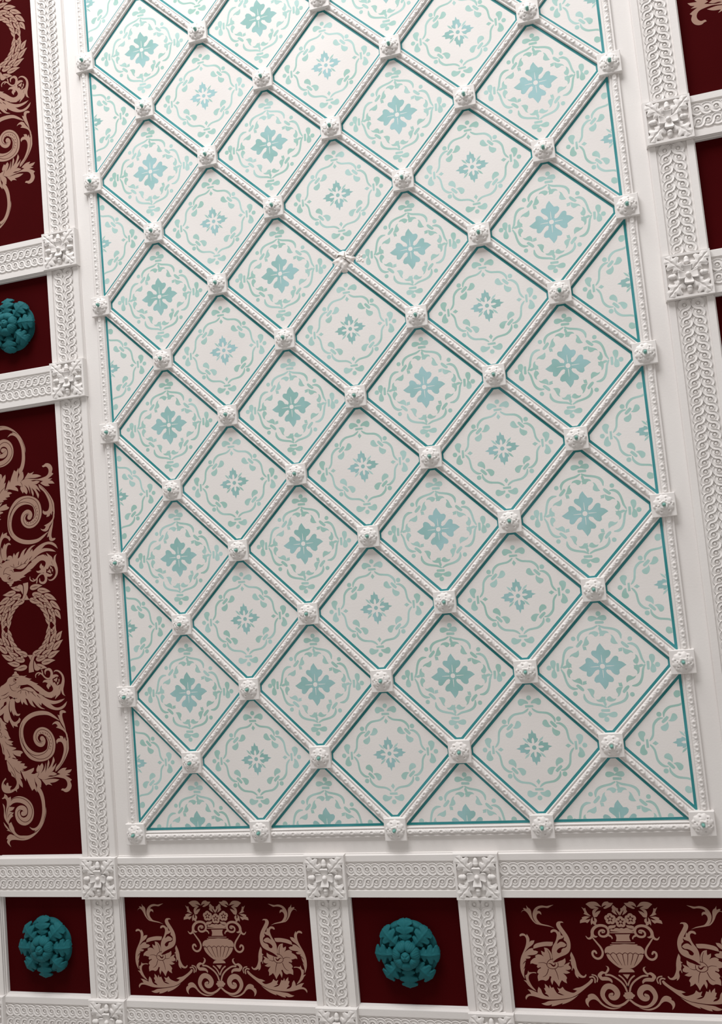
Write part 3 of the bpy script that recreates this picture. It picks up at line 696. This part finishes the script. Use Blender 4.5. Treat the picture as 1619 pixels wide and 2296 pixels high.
BPLATE = bp.mesh('plate', PLASTER)
def block(u, v, label):
    o = thing('oak_leaf_block', label, 'rosette', u, v, 0.0, 'square oak leaf blocks where the bands meet')
    link('plate', BPLATE, o)
    for k in range(4):
        link('oak_leaf', OAK, o, (0, 0, 0), pi / 4 + k * pi / 2)
        link('acorn', ACORN, o, (0, 0, 0), k * pi / 2)
        link('petal', PETAL, o, (0, 0, 0), k * pi / 2)
    link('button', BUTTON, o)
for u, v, l in (
    (UL, 9.03, 'oak leaf block on the left band, above the red square with half rosette'),
    (UL, 6.93, 'oak leaf block on the left band, above the tall red wreath panel'),
    (UR_, 9.03, 'upper white oak leaf block on the right band near the top corner'),
    (UR_, 6.93, 'lower white oak leaf block on the right band'),
    (UO, B1, 'sliver of oak leaf block at the left edge above the small teal rosette'),
    (UL, B1, 'oak leaf block below the corner of the lattice, up and right of small teal rosette'),
    (2.93, B1, 'oak leaf block between the urn panel and the central teal rosette'),
    (5.07, B1, 'oak leaf block up and right of the central teal rosette'),
    (UO, B2, 'sliver of oak leaf block at the lower left corner of the picture'),
    (UL, B2, 'cropped oak leaf block at bottom edge, down and right of left teal rosette'),
    (2.93, B2, 'cropped oak leaf block at bottom edge, down and left of central teal rosette'),
    (5.07, B2, 'cropped oak leaf block at bottom edge, down and right of central teal rosette')):
    block(u, v, l)

# ================================================================== RED PANELS
def field(name, label, u0, u1, v0, v1):
    uc, vc = (u0 + u1) / 2, (v0 + v1) / 2; a, b = (u1 - u0) / 2, (v1 - v0) / 2 * ASP
    m = MB(); m.box(-a, a, -b, b, -0.02, 0.0)
    return thing(name, label, 'panel', uc, vc, RED, 'oxblood red fields around the lattice', me=m.mesh('panel', REDM)), uc, vc
E2 = 0.0008
MIR = lambda p: (-p[0], p[1])
IDN = lambda p: p
def part_paint(name, recs, Ts, parent, loc=(0, 0, 0), clipx=None):
    for T in Ts:
        P = Paint(E2)
        for r in recs: P.shape(r, T)
        me = P.mesh(name, (TAN, REDM))
        if clipx:
            bm = bmesh.new(); bm.from_mesh(me)
            bmesh.ops.bisect_plane(bm, geom=bm.verts[:] + bm.edges[:] + bm.faces[:], plane_co=Vector((clipx, 0, 0)) * S,
                                   plane_no=Vector((1 if clipx > 0 else -1, 0, 0)), clear_outer=True)
            bm.to_mesh(me); bm.free()
        link(name, me, parent, loc)
def flower(parent, x, y, r):
    P = Paint(E2 + 0.0022)
    n = 60
    def ol(k, d): a = 2 * pi * k / n; q = d * (0.80 + 0.20 * abs(cos(2.5 * a - 0.785)) ** 0.7); return (x + q * cos(a), y + q * sin(a))
    P.put(*fill([ol(k, r * 1.14) for k in range(n)], P.h), 1); P.h += 5e-5
    P.put(*fill([ol(k, r) for k in range(n)], P.h)); P.h += 5e-5
    st = []
    for k in range(10):
        a = 2 * pi * k / 10 - 0.314; q = r * (0.66 if k % 2 else 0.30); st.append((x + q * cos(a), y + q * sin(a)))
    P.put(*fill(st, P.h), 1); P.h += 5e-5
    P.put(*disc(x, y, r * 0.24, P.h))
    link('flower', P.mesh('flower', (TAN, REDM)), parent)
def urn_panel(label, u0, u1):
    o, uc, vc = field('urn_panel', label, u0, u1, B2, B1)
    dy = 0.0
    part_paint('leaf_tendril', SCROLL[0:2], (IDN, MIR), o)
    part_paint('acanthus_scroll', SCROLL[2:21], (IDN, MIR), o)
    part_paint('volute', SCROLL[21:25], (IDN, MIR), o)
    part_paint('urn_handle', SCROLL[25:29], (IDN, MIR), o)
    for r in SCROLL[29:36]: part_paint('leaf', [r], (IDN, MIR), o)
    part_paint('collar_leaf', SCROLL[36:37], (IDN, MIR), o)
    part_paint('finial', URN[0:1], (IDN,), o); part_paint('knot', URN[1:2], (IDN,), o); part_paint('urn_foot', URN[2:3], (IDN,), o)
    for r in URN[5:7]: part_paint('urn_ring', [r], (IDN,), o)
    part_paint('urn_bowl', URN[3:5] + URN[10:], (IDN,), o); part_paint('urn_neck', URN[7:8], (IDN,), o); part_paint('urn_lip', URN[8:10], (IDN,), o)
    flower(o, -0.128, 0.437, 0.073); flower(o, 0.128, 0.437, 0.073); flower(o, 0.0, 0.40, 0.073)
urn_panel('red panel with flower urn between leaf scrolls, left of the central teal rosette', UL, 2.93)
urn_panel('red panel with flower urn between leaf scrolls, at the lower right corner', 5.07, UR_)

def laurel(L, Wd):
    return [(0, -0.10 * Wd), (0.12 * L, -0.40 * Wd), (0.45 * L, -0.5 * Wd), (0.78 * L, -0.22 * Wd), (L, 0.12 * Wd), (0.72 * L, 0.28 * Wd), (0.42 * L, 0.5 * Wd), (0.12 * L, 0.42 * Wd), (0, 0.10 * Wd)]
def wreath(parent):
    """laurel ring tied at top and foot: leaves run from both ties to the sides"""
    rw = random.Random(9)
    A, B = 0.455, 0.535                        # half axes of the ring's middle line
    for sy in (1, -1):
        for sx in (1, -1):
            for k in range(6):
                th = 0.13 + k * 0.262
                for lane in (-1, 0, 1):
                    t2 = th + (0.10 if lane == 0 else 0.0)
                    if t2 > 1.43: continue
                    q = 1 + 0.165 * lane
                    x, y = A * q * sin(t2), B * q * cos(t2)
                    dx, dy = A * cos(t2), -B * sin(t2); l = hypot(dx, dy); dx /= l; dy /= l
                    nx, ny = sin(t2), cos(t2)
                    tl = 0.26 * lane + 0.05; dx, dy = dx + nx * tl, dy + ny * tl; l = hypot(dx, dy); dx /= l; dy /= l
                    P = Paint(E2 + 0.0006 + 0.00012 * (8 - k) + 0.00005 * lane + (8e-5 if sy < 0 else 0) + (2e-5 if sx < 0 else 0), 1e-5)
                    Lf, Wf = (0.225 + 0.03 * rw.random()) * (1 if t2 < 1.15 else 0.75), 0.086
                    fl_ = 1 if lane >= 0 else -1
                    def T(p, s=1.0, x=x, y=y, dx=dx, dy=dy, fl_=fl_):
                        a, b = p[0] * s, p[1] * s * fl_ * sx * sy * -1
                        return (sx * (x + dx * a) - (sx * dy * b) * 1, sy * (y + dy * a) + (sy * dx * b)) if False else (sx * (x + dx * a - dy * b), sy * (y + dy * a + dx * b))
                    ol = [T((p[0] - 0.012, p[1] * 1.28)) for p in laurel(Lf * 1.07, Wf)]
                    P.put(*fill(spline(ol), P.h), 1); P.h += 2e-5
                    P.put(*fill(spline([T(p) for p in laurel(Lf, Wf)]), P.h)); P.h += 2e-5
                    P.put(*ribbon([T((0.12 * Lf, 0)), T((0.4 * Lf, 0.02 * Wf)), T((0.62 * Lf, 0.06 * Wf))], [0.004, 0.011, 0.004], P.h, 3), 1)
                    link('laurel_leaf', P.mesh('laurel_leaf', (TAN, REDM)), parent)
                if k:
                    for lane in ((-0.5,) if k % 2 else (0.55,)):
                        q = 1 + 0.15 * lane; t2 = th - 0.03
                        x, y = sx * A * q * sin(t2), sy * B * q * cos(t2)
                        P = Paint(E2 + 0.0019); P.put(*disc(x, y, 0.033, P.h), 1); P.h += 2e-5; P.put(*disc(x, y, 0.026, P.h)); P.h += 2e-5
                        P.put(*disc(x - 0.006 * sx, y - 0.006, 0.004, P.h, 6), 1)
                        link('berry', P.mesh('berry', (TAN, REDM)), parent)
        P = Paint(E2 + 0.0021)
        for pol in ([(-0.055, .705), (0.04, .715), (0.03, .60), (-.03, .48), (-0.075, .425), (-0.105, .43), (-0.06, .52), (-.045, .62)],
                    [(-0.075, .68), (-.06, .60), (-.07, .53), (-.13, .62), (-.19, .645), (-.13, .69)],
                    [(-.06, .44), (.06, .435), (.03, .46), (.0, .52), (-.03, .47)]):
            g = [(p[0] * 1.0 * (1 if sy > 0 else -1) , sy * p[1]) for p in pol]
            cx = sum(p[0] for p in g) / len(g); cy = sum(p[1] for p in g) / len(g)
            P.put(*fill([(cx + (p[0] - cx) * 1.14, cy + (p[1] - cy) * 1.06) for p in g], P.h), 1); P.h += 2e-5
            P.put(*fill(spline(g), P.h)); P.h += 2e-5
        link('ribbon', P.mesh('ribbon', (TAN, REDM)), parent)
def tall_panel(label, u0, u1, v0, v1, mirror=False):
    o, uc, vc = field('wreath_panel', label, u0, u1, v0, v1)
    hw = (u1 - u0) / 2 - 0.30
    m = -1 if mirror else 1
    Ts = (lambda p: (m * p[0], p[1]), lambda p: (m * p[0], -p[1]))
    part_paint('bird', BIRD, Ts, o, clipx=-hw * m)
    part_paint('acanthus_scroll', GARLAND, Ts, o, clipx=-hw * m)
    e = bpy.data.objects.new('wreath', None); COL.objects.link(e); e.parent = o
    e.location = (-0.035 * m * S, 0, 0)
    wreath(e)
    return o
tall_panel('tall red panel with laurel wreath and birds at the left edge', UO, UL, B1, 6.93)
tall_panel('red panel with cropped wreath and beaked scroll in the upper left corner', UO, UL, 9.03, 16.67)
tall_panel('red panel with a curled leaf tip in the upper right corner', UR_, UP, 9.03, 16.67, True)
tall_panel('plain strip of red panel under the lower right hand oak leaf block', UR_, UP, B1, 6.93, True)

# ---- squares with teal acanthus rosettes
AW = [(0, .055), (.08, .056), (.20, .094), (.27, .090), (.325, .060), (.355, .060), (.48, .120), (.58, .126), (.635, .112), (.68, .074), (.71, .074), (.80, .110), (.88, .106), (.94, .078), (1, .020)]
def aleaf(s, t):
    L = 0.296; w = lerp(AW, s)
    # side lobes sweep forward: points near the edge run ahead of the midrib
    x = 0.158 + L * s + 0.018 * abs(t) * (1 - s); y = w * t
    h = 0.135 + 0.036 * sin(pi * (0.12 + 0.72 * s)) - 0.038 * s ** 4 - 0.026 * t * t + 0.009 * exp(-(t / 0.14) ** 2) + 0.004 * cos(22 * s - 5 * abs(t)) * abs(t)
    return (x, y, h)
ALEAF = mesh('acanthus_leaf', *grid(aleaf, 60, 20, 0.035), TROS, True)
def dish(r, a):
    q = 0.405 * r * (1 + (0.06 * abs(cos(4 * (a + pi / 8))) ** 0.7 - 0.03) * (r > 0.6))
    h = 0.045 + 0.040 * r ** 3 if r < 0.93 else 0.083 - (r - 0.93) / 0.07 * 0.083
    if 0.5 < r < 0.93: h += 0.012 * cos(8 * (a + pi / 8)) * (r - 0.5)
    return (q * cos(a), q * sin(a), h)
DISH = mesh('back_leaves', *polar(dish, 16, 96), TROS, True)
def fpetal(s, t):
    x = 0.072 + 0.122 * s; y = t * (0.036 + 0.056 * s ** 0.7) * sqrt(max(0.0, 1 - max(0, (s - 0.62) / 0.39) ** 2))
    h = 0.200 + 0.050 * sin(pi * (0.25 + 0.75 * s)) - 0.022 * t * t + 0.005 * cos(t * 16) * s
    return (x, y, h)
FPET = mesh('petal', *grid(fpetal, 14, 16, 0.03), TROS, True)
def tbud(r, a):
    q = 0.066 * sin(r * pi / 2); h = 0.225 + 0.055 * cos(r * pi / 2)
    d = min(abs(((a + b) % (2 * pi)) - pi) for b in (0.5, 2.6, 4.7)); h -= 0.012 * exp(-(d * r / 0.12) ** 2) * (r > 0.15) * (r < 0.7)
    return (q * cos(a), q * sin(a), h)
BUD = mesh('bud', *polar(tbud, 12, 48), TROS, True)
CORE = MB(); _v, _f = polar(lambda r, a: (0.20 * r * cos(a), 0.20 * r * sin(a), 0.20 - 0.15 * r * r), 5, 32); CORE.add(_v, _f); CORE = CORE.mesh('core', TROS, True)
def teal_rosette(u, v, label):
    o = thing('acanthus_rosette', label, 'rosette', u, v, RED, 'teal acanthus rosettes on red squares')
    link('back_leaves', DISH, o); link('core', CORE, o)
    for k in range(8): link('acanthus_leaf', ALEAF, o, (0, 0, 0), pi / 2 + k * pi / 4)
    for k in range(7): link('petal', FPET, o, (0, 0, 0), -pi / 2 + k * 2 * pi / 7)
    link('bud', BUD, o)
for nm, lab, u0, u1, v0, v1, rl in (
    ('red_square', 'plain red square behind the central teal rosette', 2.93, 5.07, B2, B1, 'large teal acanthus rosette on the red square between two urn panels'),
    ('red_square', 'plain red square behind the teal rosette in the lower left corner', UO, UL, B2, B1, 'teal acanthus rosette on the red square in the lower left corner'),
    ('red_square', 'plain red square between two oak leaf blocks at the left edge', UO, UL, 6.93, 9.03, 'half teal acanthus rosette cut off by the left edge'),
    ('red_square', 'plain red strip between two oak leaf blocks at the right edge', UR_, UP, 6.93, 9.03, None)):
    o, uc, vc = field(nm, lab, u0, u1, v0, v1)
    if rl: teal_rosette(uc, vc, rl)
